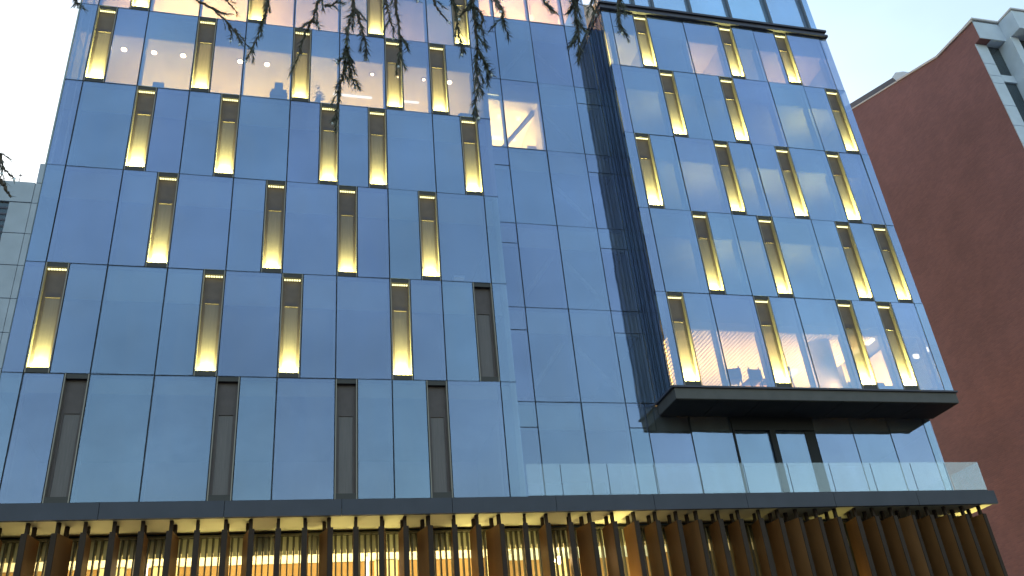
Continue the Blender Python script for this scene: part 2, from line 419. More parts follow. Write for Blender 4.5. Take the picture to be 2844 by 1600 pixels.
for x0, x1 in ((8.32, 8.92), (10.81, 11.21)): jb.box(x0, x1, D + .0145, D + .0175, -SP - .013, -SP + .013)
for y in (.30, .60): jb.box(RX0 + .01, RX0 + .014, y - .014, y + .014, 0, ZT)
for y in (.12, .36, .52, .72): jb.box(RX0 - .018, RX0 - .0125, y - .007, y + .007, 0, ZT)
for kk in range(1, 5): jb.box(RX0 + .0145, RX0 + .018, .02, D, kk * H - .014, kk * H + .014)
place('joint_lines', jb.mesh('joint_lines', JOINT), B, (0, 0, 0), kind='stuff')
def mullion(x, y, z0, z1, d=.13):
    boxpart('mullion', x - .03, x + .03, y, y + d, z0, z1, MULL, B)
for u in LM: mullion(u, .132, ZB, 6 * H)
for u in RM: mullion(u, .132, 0, ZT)
for u in CX[1:4]: mullion(u, D + .036, ZB, 6 * H)

# storeys: plenum slabs, back walls, end walls
slabs = []
for kk in range(0, 6):
    z1 = (kk + 1) * H
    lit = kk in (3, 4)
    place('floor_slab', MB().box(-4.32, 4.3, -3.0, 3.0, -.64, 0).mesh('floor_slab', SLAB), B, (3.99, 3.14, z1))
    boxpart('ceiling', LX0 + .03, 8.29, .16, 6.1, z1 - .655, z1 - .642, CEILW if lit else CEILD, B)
    boxpart('back_wall', LX0 + .03, 8.29, 4.2 if lit else 3.2, 4.3 if lit else 3.3, z1 - H, z1 - .66, WALLI, B)
place('floor_slab', MB().box(-4.32, 4.3, -3.0, 3.0, -.3, 0).mesh('floor_slab', SLAB), B, (3.99, 3.14, 0))
place('floor_slab', MB().box(-4.32, 4.3, -3.0, 3.0, -.2, 0).mesh('floor_slab', SLAB), B, (3.99, 3.14, ZB + .02))
boxpart('back_wall', LX0 + .03, 8.29, 3.2, 3.3, ZB, -.4, WALLI, B)
for kk in range(0, 5):
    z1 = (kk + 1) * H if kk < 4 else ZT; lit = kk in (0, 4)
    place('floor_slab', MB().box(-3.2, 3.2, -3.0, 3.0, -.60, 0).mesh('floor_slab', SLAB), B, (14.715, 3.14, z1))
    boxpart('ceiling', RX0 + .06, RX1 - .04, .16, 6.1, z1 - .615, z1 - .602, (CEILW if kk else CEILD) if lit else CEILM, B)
    boxpart('back_wall', RX0 + .06, RX1 - .04, 4.0, 4.1, z1 - H, z1 - .62, WALLI, B)
for i in range(0, len(CF)):
    place('floor_slab', MB().box(-1.54, 1.5, -2.55, 2.5, -SP, 0).mesh('floor_slab', SLAB), B, (9.93, D + 2.68, CF[i] - .004))
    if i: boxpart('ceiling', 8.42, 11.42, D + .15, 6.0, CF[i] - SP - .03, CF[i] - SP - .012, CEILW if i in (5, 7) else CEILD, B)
    if i: boxpart('back_wall', 8.42, 11.42, 4.2, 4.3, CF[i - 1], CF[i] - SP - .04, WALLI, B)
for i in range(1, 6):
    z0, z1 = CF[i] + .10, CF[i + 1] - SP - .05
    if i != 3:
        place('steel_brace', MB().tube([(-1.15, 0, 0), (-.14, 0, z1 - z0)], .05, 8)  .mesh('steel_brace', BRACE), B, (9.93, D + .42, z0))
    place('steel_brace', MB().tube([(1.20, 0, 0), (.08, 0, z1 - z0)], .05, 8).mesh('steel_brace', BRACE), B, (9.93, D + .42, z0))
for x in (-.27, -.11): boxpart('corner_streak', x - .015, x + .015, .05, .09, 2 * H + .05, 6 * H, WHITE, B)  # pale bars stand in for bright vertical reflections in the corner glass
boxpart('party_wall', 8.20, 8.30, .03, 6.2, ZB, 6 * H, SLAB, B)
boxpart('party_wall', -.36, -.331, .02, 6.2, ZB, 6 * H, SLAB, B)
boxpart('party_wall', 11.485, 11.52, D + .05, 6.2, .02, ZT, SLAB, B)
boxpart('return_backing', 11.492, 11.502, .16, D, .02, ZT - .1, STEEL, B)
boxpart('party_wall', 17.93, 17.955, .25, 6.2, .32, ZT, SLAB, B)
boxpart('party_wall', 17.88, 17.905, D + .05, 6.2, ZB, -.02, SLAB, B)
boxpart('rear_wall', -.36, 17.95, 6.2, 6.3, -G, 13.6, SLAB, B)
boxpart('roof_slab', -.36, 11.46, .0, 6.3, 13.6, 13.8, SLAB, B)
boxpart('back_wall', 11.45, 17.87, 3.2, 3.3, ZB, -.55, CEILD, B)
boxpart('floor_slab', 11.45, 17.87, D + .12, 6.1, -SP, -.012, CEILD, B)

for x0, x1, y, zs_ in ((LX0 + .01, 8.29, 0, [0] + [k_ * H for k_ in range(1, 6)]), (RX0 + .02, RX1 - .02, 0, [k_ * H for k_ in range(1, 5)]), (8.34, 11.44, D, CF[1:-1])):
    for z in zs_: boxpart('floor_edge', x0, x1, y + .032, y + .139, z - .018, z + .021, MULL, B)
# overhang tray and its soffit
tray = boxpart('overhang_tray', 11.49, 17.99, .012, D - .01, -.27, -.045, TRAY, B)
place('tray_lip', MB().box(11.44 - 14.74, 18.02 - 14.74, -.03, D - .012, 0, .038).mesh('tray_lip', STEEL), tray, (14.74, 0, -.043))
sb = MB().box(-.455, .455, .03, D - .02, 0, .012).mesh('soffit_board', TRAYB)
for i in range(7): place('soffit_board', sb, tray, (11.965 + i * .925, 0, -.283))
# roof edge channel over the overhanging wing
roof = place('roof_edge', MB().box(-3.28, 3.26, -.07, .03, 0, .075).box(-3.25, 3.22, -.02, .02, .0755, .185).box(-3.28, 3.26, -.07, .03, .1855, .25)
             .box(-3.28, -3.20, .0305, D, 0, .075).box(-3.26, -3.21, .0305, D, .0755, .185).box(-3.28, -3.20, .0305, D, .1855, .25).mesh('roof_edge', STEEL), B, (14.72, 0, 10.365))
boxpart('roof_terrace', 11.56, 17.9, .04, 3, 10.37, 10.5, SLAB, B)
xs = [11.72, 12.6, 13.15, 14.24, 15.42, 16.64, 17.82, 18.12]
for x0, x1 in zip(xs[:-1], xs[1:]): panel(x0, x1, 10.52, 13.4, .36, GLASS_TOP)
for x in xs[1:-1]: boxpart('glazing_post', x - .03, x + .03, .27, .352, 10.52, 13.4, MULL, B)
boxpart('back_wall', 11.8, 18.1, 2.5, 2.6, 10.5, 13.4, WALLI, B)

# ------------------------------------------------------------------ canopy, fins and lobby
for i in range(10):
    x0 = -.4 + i * 1.842; boxpart('canopy_fascia', x0 + .004, x0 + 1.838, -.03, .04, -2.45, -2.185, FASC, B)
boxpart('canopy_deck', -.39, 18.0, .041, 2.4, -2.30, -2.19, FASC, B)
sof = boxpart('canopy_soffit', -.39, 17.99, .041, .98, -2.43, -2.32, SOFF, B)
boxpart('lobby_ceiling', -.39, 18.4, 1.32, 3.6, -2.64, -2.52, CEILW, B)
boxpart('lobby_bulkhead', -.39, 18.4, 1.02, 1.31, -2.74, -2.44, OLIVE, B)
boxpart('lobby_wall', -.39, 12.2, 2.3, 2.4, -G, -2.65, WOOD, B)
boxpart('lobby_wall', 12.21, 18.4, 2.3, 2.4, -G, -2.65, TRAY, B)
for x in (1.2, 2.05, 5.9, 8.0, 9.2): boxpart('lobby_panel', x, x + .42, 2.2, 2.29, -G, -2.66, CURT, B)
boxpart('transom_beam', -.39, 18.4, .55, .95, -4.55, -4.4, SLAT, B)
sm = MB().box(-.011, .011, 0, .10, 0, 5.2).mesh('slat', SLAT)
for i in range(184):
    place('slat', sm, B, (-.3 + i * .1, .87, -7.72))
boxpart('glazing_head', -.39, 18.4, .865, .975, -2.515, -2.49, SLAT, B)
cm = MB().box(-.030, .030, 0, .012, 0, .31).mesh('blind_strip', CURT)
for i in range(183):
    place('blind_strip', cm, B, (-.25 + i * .1, .985, -2.815), rz=math.radians(random.uniform(-14, 14)))
fm = MB()
fm.box(-.042, .042, .02, .47, 0, 5.1, 0); fm.box(-.044, .044, 0, .0195, 0, 5.1, 1)
fm.box(-.025, .025, .06, .12, 5.101, 5.28, 1); fm.box(-.025, .025, .30, .36, 5.101, 5.28, 1)
finm = fm.mesh('fin', FIN, FINE)
fang = [(-14, 16), (8, 2)]
rf = random.Random(5)
lit_bay = {}
for i in range(-9, 36):
    x = 3.72 + .4117 * i
    if x > 17.95: break
    ang = rf.choice((-16, -8, -3, 2, 8, 14)) + rf.uniform(-3, 3) + (x - 4) * .9
    if i == 1 - 3: ang = 3
    place('fin', finm, B, (x, .10, -7.71), rz=math.radians(ang))
    p_on = .64 if x < 9.4 else .45
    if rf.random() < p_on:
        area('bay_uplight', B, (x + .205, .34, -4.38), .2, .16, rf.choice((1.5, 6, 9, 14) if x < 9.4 else (1, 5, 30)) * rf.uniform(.8, 1.1), (1, .90, .34), rx=168, spread=75)
for x in (1, 3.2, 5.4, 7.6, 9.8, 12):
    area('lobby_fill', B, (x, 1.72, -4.6), 1.9, .5, 200 if x < 10 else 45, (1, .84, .40), rx=172, spread=160)  # added unseen fill, shining up at the lobby ceiling and wall

# ------------------------------------------------------------------ added fill lights, unseen near the floors, that brighten the rooms
WARM = (1, .63, .13)
for x in (1.2, 3.2, 5.2, 7.2): area('office_fill', B, (x, 1.8, 3 * H + .08), 1.8, 2.2, 237, WARM, spread=170)
area('office_fill', B, (2.0, 1.8, 4 * H + .08), 2.6, 2.2, 1123, (1, .56, .18), spread=170)
area('office_fill', B, (5.8, 2.2, 4 * H + .08), 3.2, 1.8, 282, (1, .60, .34), spread=170)
area('hall_fill', B, (9.15, 2.2, 3 * H + .06), 1.2, 1.6, 668, (1, .68, .24), spread=170)
boxpart('partition_wall', 9.835, 9.895, D + .17, 4.2, 3 * H, 4 * H - SP - .04, WALLW, B)
boxpart('partition_wall', 9.60, 9.83, 1.5, 1.56, 3 * H, 3 * H + .62, WALLI, B)
area('loft_fill', B, (9.95, 2.6, 5 * H + .06), 2.4, 2.0, 1152, (1, .5, .2), spread=170)
area('dining_fill', B, (13.6, 1.6, .06), 3.0, 1.6, 682, (1, .60, .24), spread=170)
area('dining_fill', B, (16.6, 1.8, .06), 1.6, 1.6, 1072, (1, .60, .20), spread=170)
for x, w_, e_, c_ in ((12.05, .8, 95, (1, .78, .30)), (14.22, .7, 120, (1, .64, .26)), (15.3, .9, 30, (1, .76, .36)), (16.95, 1.3, 130, (1, .60, .24))):
    area('office_fill', B, (x, 1.3, 4 * H + .06), w_, 1.6, e_, c_, spread=150)
for x in (12.62, 13.76, 14.70, 15.90): boxpart('partition_wall', x, x + .05, .28, 4.0, 4 * H, ZT - .62, WALLW, B)
for (x, kk, e_) in ((13.55, 1, 9), (15.4, 1, 9), (13.45, 2, 12), (15.15, 2, 12), (16.45, 2, 14), (12.6, 3, 8), (16.9, 3, 22)):
    area('glow_fill', B, (x, .5, kk * H + .3), .3, .3, e_ * 3.2, (1, .88, .18), spread=120)  # added fill for the yellow glow on ceilings near the slots

area('dining_fill', B, (15.1, .26, .05), .9, .12, 26, (1, .62, .26), rx=172, spread=150)  # added fill for the front of the column
area('dining_fill', B, (17.1, 1.1, .05), .7, .6, 130, (1, .70, .24), rx=172, spread=150)  # added fill for the right-hand alcove
# restaurant ceiling slats
for i in range(50):
    o = place('ceiling_slat', bpy.data.meshes.get('ceiling_slat') or MB().box(-.030, .030, -1.65, 1.65, 0, .04).mesh('ceiling_slat', CEILW), B, (11.85 + i * .096, 1.85, 1.335))
boxpart('dining_bulkhead', RX0 + .07, RX1 - .05, .14, .155, 1.33, H - .61, SLAB, B)
place('round_column', MB().lathe([(.26, 0), (.26, 1.34)], seg=24).mesh('round_column', WALLW, smooth=True), B, (15.42, .62, .01))
boxpart('alcove_wall', 16.7, 17.85, 1.62, 1.7, 0.01, 1.44, WARMW, B)
boxpart('alcove_wall', 17.30, 17.36, .7, 1.6, 0.01, 1.44, WALLW, B)

# ------------------------------------------------------------------ lamps and furniture seen through the glass
def downlight(x, y, z, label, big=1.0):
    t = thing('ceiling_downlight', label, 'ceiling light', (x, y, z), 'ceiling spotlights of the lit office')
    place('trim_ring', MB().lathe([(.060, -.012), (.070, -.012), (.070, 0), (.060, 0)], seg=14).mesh('trim_ring', EDGE), t, (x, y, z))
    place('lamp', MB().lathe([(.050 * big, -.02), (.050 * big, -.008)], seg=14).mesh('lamp', LEDW), t, (x, y, z))
ORD = ['first', 'second', 'third', 'fourth', 'fifth']
cz = 4 * H - .656
for i, x in enumerate((.52, 1.12, 1.71, 2.89, 3.46)):
    downlight(x, .53, cz, ORD[i] + ' from the left of the five glowing spotlights in the upper left office ceiling', 1.15)
for i, (x, b_) in enumerate(((5.77, .7), (6.36, .6), (6.95, .7), (7.55, 1.2))):
    downlight(x, .5, cz, ['small white ceiling spot between the second and third branch in the lit office', 'small ceiling spot seen through the mesh of the fourth yellow slot of the lit office',
                          'small white ceiling spot between the two rightmost slots of the lit office', 'bright warm ceiling spot beside the rightmost slot of the lit office'][i], b_)
for x0, x1, y, lb in ((4.95, 5.84, 1.25, 'long white linear ceiling lamp behind the third hanging branch'), (6.60, 6.95, 1.26, 'short white linear ceiling lamp just right of the greenish slot')):
    o = boxpart('linear_lamp', x0, x1, y, y + .05, cz - .03, cz - .004, LEDL); tag(o, lb, 'ceiling light', 'linear lamps of the lit office')
for i, (x, y, z) in enumerate(((9.37, 1.6, 11.50), (10.19, 1.6, 11.53), (11.03, 1.6, 11.54))):
    t = thing('pendant_lamp', ['left', 'middle', 'right'][i] + ' of three glowing globe pendants in the top floor of the recess', 'pendant lamp', (x, y, z), 'globe pendants on the top floor')
    place('globe', MB().lathe([(.01, -.085), (.05, -.07), (.075, -.03), (.08, 0), (.07, .04), (.04, .075), (.012, .085)], seg=14).mesh('globe', LEDP, smooth=True), t, (x, y, z))
    place('cord', MB().tube([(0, 0, .086), (0, 0, .62)], .008, 5).mesh('cord', JOINT), t, (x, y, z))
for i, (x, y) in enumerate(((8.93, 1.33), (9.40, 1.33))):
    t = thing('globe_lamp', ['left', 'right'][i] + ' of two round warm lamps under the lit ceiling of the recess', 'ceiling light', (x, y, 7.66), 'round lamps in the bright hall')
    place('globe', MB().lathe([(.01, -.06), (.05, -.04), (.06, 0), (.045, .04), (.01, .055)], seg=12).mesh('globe', LEDP, smooth=True), t, (x, y, 7.66))
    place('stem', MB().tube([(0, 0, .056), (0, 0, .085)], .012, 5).mesh('stem', EDGE), t, (x, y, 7.66))
o = boxpart('hall_light_bar', 8.70, 9.02, 1.5, 1.56, 7.13, 7.19, LEDL); tag(o, 'short glaring light bar at the left edge of the bright hall', 'wall light', 'glaring lights in the bright hall')
o = boxpart('hall_light_bar', 9.09, 9.33, 1.5, 1.56, 7.12, 7.18, LEDL); tag(o, 'short glaring light bar just right of the joint in the bright hall', 'wall light', 'glaring lights in the bright hall')
place('steel_brace', MB().tube([(-1.25, 0, 0), (-.12, 0, H - SP - .05)], .06, 10).mesh('steel_brace', CHAIR), B, (9.93, D + .5, 3 * H + .02))
for i, (x, y, z) in enumerate(((16.53, .82, 1.28), (16.50, 1.11, 1.28), (16.56, .36, 1.28))):
    o = place('light_bar', MB().box(-.05, .05, -.12, .12, 0, .05).mesh('light_bar', LEDR), None, (x, y, z))
    tag(o, ['middle of three bright bars in a line on the slatted dining ceiling', 'lowest of three bright bars in a line on the slatted dining ceiling', 'topmost of three bright bars in a line on the slatted dining ceiling'][i], 'ceiling light', 'bright bars on the dining room ceiling')
o = place('light_bar', MB().box(-.08, .08, -.25, .25, 0, .06).mesh('light_bar', LEDR), None, (15.55, 2.1, 1.26)); tag(o, 'bright bar low beside the white dining room column', 'ceiling light')
o = place('wall_lamp', MB().box(-.06, .06, -.03, .03, 0, .09).mesh('wall_lamp', LEDL), None, (17.62, .35, .93)); tag(o, 'small white light in the corner room, lower of two', 'wall light', 'small lights in the corner room')
o = place('wall_lamp', MB().box(-.06, .06, -.03, .03, 0, .09).mesh('wall_lamp', LEDL), None, (17.84, .22, 1.04)); tag(o, 'small white light at the very corner of the wing, upper of two', 'wall light', 'small lights in the corner room')

def dining_chair(x, y, rz, label, cross):
    t = thing('dining_chair', label, 'chair', (x, y, 0.0), 'chairs by the dining room window'); t.rotation_euler = (0, 0, 0)
    def q(mb, n, M=CHAIR):
        me = mb.mesh(n, M); me.transform(Matrix.Rotation(rz, 4, 'Z')); place(n, me, t, (x, y, 0.0))
    q(MB().box(-.14, .14, -.14, .14, .27, .30), 'seat')
    for sx in (-1, 1):
        q(MB().tube([(sx * .125, -.125, .27), (sx * .14, -.14, 0)], .014, 6), 'leg'); q(MB().tube([(sx * .12, .15, .56), (sx * .125, .125, .28), (sx * .14, .15, 0)], .014, 6), 'leg')
    if cross:
        q(MB().box(-.13, .13, .14, .16, .52, .57), 'back_rail')
        q(MB().tube([(-.11, .145, .31), (.11, .152, .52)], .010, 5).tube([(.11, .150, .31), (-.11, .147, .52)], .010, 5), 'cross_back')
    else: q(MB().box(-.15, .15, .13, .17, .30, .50), 'backrest')
dining_chair(13.02, .38, 2.9, 'solid-backed chair silhouette at the dining window, left of the joint', False)
dining_chair(13.46, .40, 3.2, 'taller chair silhouette just right of the window joint in the dining room', False)
dining_chair(13.82, .36, 3.14, 'left of two cross-back chairs at the dining window', True)
dining_chair(14.16, .36, 3.14, 'right of two cross-back chairs at the dining window', True)
t = thing('dining_table', 'pale table behind the cross-back chairs in the dining room', 'table', (13.98, .78, 0))
boxpart('table_top', 13.5, 14.46, .58, 1.0, .43, .46, TABLE, t)
for sx in (13.58, 14.38):
    for sy in (.63, .95): boxpart('leg', sx - .02, sx + .02, sy - .02, sy + .02, 0.0, .43, CHAIR, t)
t = thing('sofa_bench', 'rounded sofa below the yellow alcove in the dining room', 'sofa', (16.45, .55, 0))
place('seat', MB().box(-.45, .45, -.18, .18, .02, .26).mesh('seat', CHAIR), t, (16.45, .55, 0))
place('backrest', MB().box(-.45, .45, .181, .26, .10, .50).mesh('backrest', CHAIR), t, (16.45, .55, 0))

def leafy(x, y, z, hgt, n, label, spread, seed):
    rg = random.Random(seed)
    t = thing('house_plant', label, 'plant', (x, y, z), 'plants in the lit office')
    place('pot', MB().lathe([(.07, 0), (.10, .16), (.085, .17)], seg=12).mesh('pot', POT), t, (x, y, z))
    st = MB(); lf = MB()
    for i in range(7):
        a_ = rg.uniform(0, 6.28); r_ = rg.uniform(.02, spread); hh = hgt * rg.uniform(.6, 1)
        pts = [(0, 0, .16), (r_ * .3 * math.cos(a_), r_ * .3 * math.sin(a_), .16 + hh * .6), (r_ * math.cos(a_), r_ * math.sin(a_), .16 + hh)]
        st.tube(pts, [.008, .006, .003], 5)
        for k in range(n):
            f_ = rg.uniform(.3, 1); c = Vector(pts[1]).lerp(Vector(pts[2]), (f_ - .3) / .7)
            b2 = rg.uniform(0, 6.28); ln = rg.uniform(.06, .14); d = Vector((math.cos(b2), math.sin(b2), rg.uniform(-.9, .1))) * ln
            s_ = Vector((-math.sin(b2), math.cos(b2), 0)) * ln * .14
            lf.add([tuple(c), tuple(c + d * .5 + s_), tuple(c + d), tuple(c + d * .5 - s_)], [(0, 1, 2, 3)])
    place('stems', st.mesh('stems', PLANT), t, (x, y, z)); place('leaves', lf.mesh('leaves', PLANT), t, (x, y, z), kind='stuff')
leafy(4.62, .45, 3 * H, .75, 9, 'slender bamboo-like plant against the warm wall of the lit office', .16, 3)
t = thing('high_back_chair', 'dark pointed high-backed chair standing at the lit office window', 'chair', (3.75, .42, 3 * H))
place('backrest', MB().prism_x([(0, .3), (.06, .3), (.05, .62), (.0, .66)], -.16, .16).prism_x([(0.001, .661), (.05, .63), (.045, .86), (.012, .86)], -.10, .08).mesh('backrest', CHAIR), t, (3.75, .42, 3 * H))
place('seat', MB().box(-.18, .18, -.30, .0, .22, .30).mesh('seat', CHAIR), t, (3.75, .42, 3 * H))
place('pedestal', MB().lathe([(.16, 0), (.14, .03), (.03, .05), (.03, .22)], seg=12).mesh('pedestal', CHAIR), t, (3.75, .28, 3 * H))
t = thing('office_chair', 'low rounded chair back peeping over the sill of the lit office', 'chair', (1.33, .35, 3 * H))
place('backrest', MB().prism_x([(0, .28), (.05, .28), (.04, .50), (.0, .46)], -.11, .11).mesh('backrest', CHAIR), t, (1.33, .35, 3 * H))
place('pedestal', MB().lathe([(.14, 0), (.03, .03), (.03, .28)], seg=12).mesh('pedestal', CHAIR), t, (1.33, .35, 3 * H))
t = thing('storage_cabinet', 'grey cabinet at the sill beside the rightmost slot of the lit office', 'cabinet', (7.86, .42, 3 * H))
boxpart('carcass', 7.66, 8.06, .30, .54, 3 * H, 3 * H + .34, CHAIR, t); boxpart('monitor', 7.72, 7.98, .42, .45, 3 * H + .341, 3 * H + .48, SILL, t)

for x0, x1, lb in ((7.31, 7.52, 'left of two small white boxes standing on the sill beside the recess'), (8.06, 8.15, 'narrower right-hand white box standing on the sill beside the recess')):
    t = thing('paper_box', lb, 'box', ((x0 + x1) / 2, .32, H), 'white boxes on the sill')
    boxpart('carton', x0, x1, .26, .38, H, H + .26, WALLW, t); boxpart('lid', x0 - .008, x1 + .008, .252, .388, H + .261, H + .30, WHITE, t)
for x, lb in ((2.02, 'left white tube lamp glowing behind the slats of the lobby'), (5.70, 'right white tube lamp glowing behind the slats near the middle of the lobby')):
    t = thing('tube_lamp', lb, 'lamp', (x, 1.6, -2.64), 'white tube lamps in the lobby')
    place('tube', MB().lathe([(.01, -.62), (.03, -.60), (.03, -.12), (.01, -.10)], seg=10).mesh('tube', LEDL), t, (x, 1.6, -2.64))
    place('cord', MB().tube([(0, 0, -.0995), (0, 0, -.002)], .006, 5).mesh('cord', JOINT), t, (x, 1.6, -2.64))
t = thing('globe_lamp', 'glaring round lamp behind the slats right of the middle of the lobby', 'lamp', (9.26, 1.6, -2.90))
place('globe', MB().lathe([(.01, -.07), (.06, -.05), (.085, 0), (.06, .05), (.01, .07)], seg=14).mesh('globe', LEDW, smooth=True), t, (9.26, 1.6, -2.90))
place('cord', MB().tube([(0, 0, .0705), (0, 0, .255)], .006, 5).mesh('cord', JOINT), t, (9.26, 1.6, -2.90))

# ------------------------------------------------------------------ glass balustrade on the canopy
t = thing('glass_balustrade', 'frameless clear glass balustrade along the edge of the canopy terrace', 'railing', (13.1, 0, -2.185))
ex = [8.33, 8.97, 9.86, 10.77, 11.68, 12.6, 13.53, 14.44, 15.36, 16.28, 17.9]
ex = ex[:-1] + [17.08, 17.9]
for x0, x1 in zip(ex[:-1], ex[1:]):
    o = place('glass_pane', MB().box(-(x1 - x0) / 2 + .006, (x1 - x0) / 2 - .006, 0, .010, 0, .595).mesh('glass_pane', GLASS_RAIL), t, ((x0 + x1) / 2, .005, -2.175))
place('glass_pane', MB().box(0, .010, .02, D - .06, 0, .595).mesh('glass_pane', GLASS_RAIL), t, (17.9, .005, -2.175))
pj = MB()
for x in ex[1:-1]: pj.box(x - .005, x + .005, .004, .012, .01, .575)
place('pane_joint', pj.mesh('pane_joint', FASC), t, (0, 0, -2.175), kind='stuff')
boxpart('base_channel', 8.33, 17.9, -.002, .03, -2.184, -2.16, FASC, t)

# ------------------------------------------------------------------ stone building on the left
S_ = thing('stone_building', 'pale grey stone-clad neighbour at the left edge with a dark blue window', 'building', (-2.4, 3, -G))
boxpart('wall', -6.0, -.44, .05, 6, -G, 3.72, STONEJ, S_)
zs = [-7.7, -7.0, -6.34, -5.68, -5.02, -4.36, -3.70, -3.04, -2.38, -1.72, -1.06, -.60, .06, .72, 1.37, 2.03, 2.69, 3.35, 3.80]
for z0, z1 in zip(zs[:-1], zs[1:]):
    if z1 > 3.6: boxpart('stone_panel', -6.0, -.44, -.01, .048, z0 + .008, z1, STONE, S_)
    else:
        boxpart('stone_panel', -.79, -.44, 0, .048, z0 + .008, z1 - .008, STONE, S_)
        boxpart('stone_panel', -6.0, -3.2, 0, .048, z0 + .008, z1 - .008, STONE, S_)
    boxpart('edge_stone', -.432, -.338, .004, .05, z0 + .006, z1 - .006, STONE, S_)
boxpart('edge_stone', -.432, -.338, .004, .05, 3.812, 4.25, STONE, S_)
wn = place('window', MB().box(-1.2, 1.2, .02, .046, 0, 3.2).mesh('window', DARKGL), S_, (-1.995, 0, .12))
for k in range(7): place('blind_slat', MB().box(-1.2, 1.2, .01, .0195, 0, .04).mesh('blind_slat', STEEL), wn, (-1.995, 0, 3.2 - k * .13))
t = thing('roof_antenna', 'tiny cross-shaped antenna on the stone parapet', 'antenna', (-.72, .02, 3.80))
place('mast', MB().tube([(0, 0, 0), (0, 0, .22)], .008, 6).mesh('mast', STEEL), t, (-.72, .02, 3.80))
place('crossbar', MB().tube([(-.035, 0, .16), (.035, 0, .16)], .010, 6).mesh('crossbar', STEEL), t, (-.72, .02, 3.80))

# ------------------------------------------------------------------ red brick building on the right
KX = 22.0                    # its blind side wall stands across a gap from the glass building
K = thing('brick_building', 'red-brown brick building with white stone front and sloping parapet', 'building', (24.5, 4, -G))
prof = [(-.76, -G), (-.76, 10.01), (-.98, 10.02), (-.98, 10.64), (.47, 10.72), (.65, 10.79), (4.18, 12.04), (10.0, 14.1), (10.0, -G)]
place('brick_wall', MB().prism_x([(y, z + G) for y, z in prof], 0, .36).mesh('brick_wall', BRICK), K, (KX, 0, -G))
place('building_core', MB().prism_x([(y, z + G - .06) for y, z in [(-.60, -G + .06), (-.60, 10.64)] + prof[4:]], .361, 5.0).mesh('building_core', STONEJ), K, (KX, 0, -G))
cop = [(-1.0, 10.641), (-1.0, 10.71), (.48, 10.79), (.65, 10.855), (2.12, 11.375), (2.12, 11.315), (.65, 10.791), (.47, 10.721)]
place('coping', MB().prism_x(cop, -2.54, 2.5).mesh('coping', COPING), K, (KX + 2.5, 0, 0))
cop2 = [(2.15, 11.325), (2.15, 11.37), (10.0, 14.15), (10.0, 14.101)]
place('coping', MB().prism_x(cop2, -2.53, 2.5).mesh('coping', COPING), K, (KX + 2.5, 0, 0))
place('metal_roof', MB().prism_x([(2.22, 11.40), (2.32, 11.70), (10.0, 14.48), (10.0, 14.17)], -2.4, 2.5).mesh('metal_roof', ROOFM), K, (KX + 2.5, 0, 0))
place('roof_vent', MB().prism_x([(1.62, 11.21), (2.16, 11.395), (2.28, 11.67), (2.10, 11.70), (1.80, 11.46)], -2.45, -1.5).mesh('roof_vent', WHITE), K, (KX + 2.5, 0, 0))
zz = (-7.7, -6, -4.4, -2.9, -1.2, .6, 2.4, 4.2, 5.4, 6.55, 7.14, 7.82, 8.60, 8.87, 9.30, 10.02)
for z0, z1 in zip(zz[:-1], zz[1:]):
    boxpart('stone_block', KX + .004, KX + .37, -.785, -.60, z0 + .008, z1 - .008, WHITE, K)
boxpart('cornice', KX + .004, KX + .86, -1.0, -.70, 10.025, 10.69, WHITE, K)
boxpart('cornice', KX + .861, KX + 6, -1.50, -.70, 10.025, 10.69, WHITE, K)
boxpart('cornice_cap', KX - .02, KX + .84, -1.04, -.68, 10.695, 10.75, COPING, K)
boxpart('cornice_cap', KX + .841, KX + 6.02, -1.54, -.68, 10.695, 10.75, COPING, K)
boxpart('front_wall', KX + .38, KX + 4.9, -.70, -.60, -G, 10.02, JOINT, K)
for x0, x1, yy in ((.375, .80, -.735), (1.08, 1.92, -1.10), (2.28, 4.08, -1.10)):
    for z0, z1 in ((8.93, 10.01), (5.8, 8.69), (2.8, 5.56), (-.2, 2.56), (-3.2, -.44)):
        wo = boxpart('window', KX + x0, KX + x1, yy, yy + .024, z0, z1, DARKGL, K)
        boxpart('room_backing', KX + x0, KX + x1, yy + .026, yy + .034, z0, z1, JOINT, wo)
    for z in (8.69, 5.56, 2.56, -.44): boxpart('spandrel', KX + x0, KX + x1, yy - .05, yy + .024, z, z + .239, WHITE, K)
boxpart('stone_pier', KX + .81, KX + 1.07, -1.18, -.705, -G, 10.015, WHITE, K)
boxpart('stone_pier', KX + 1.93, KX + 2.27, -1.30, -.705, -G, 10.015, WHITE, K)

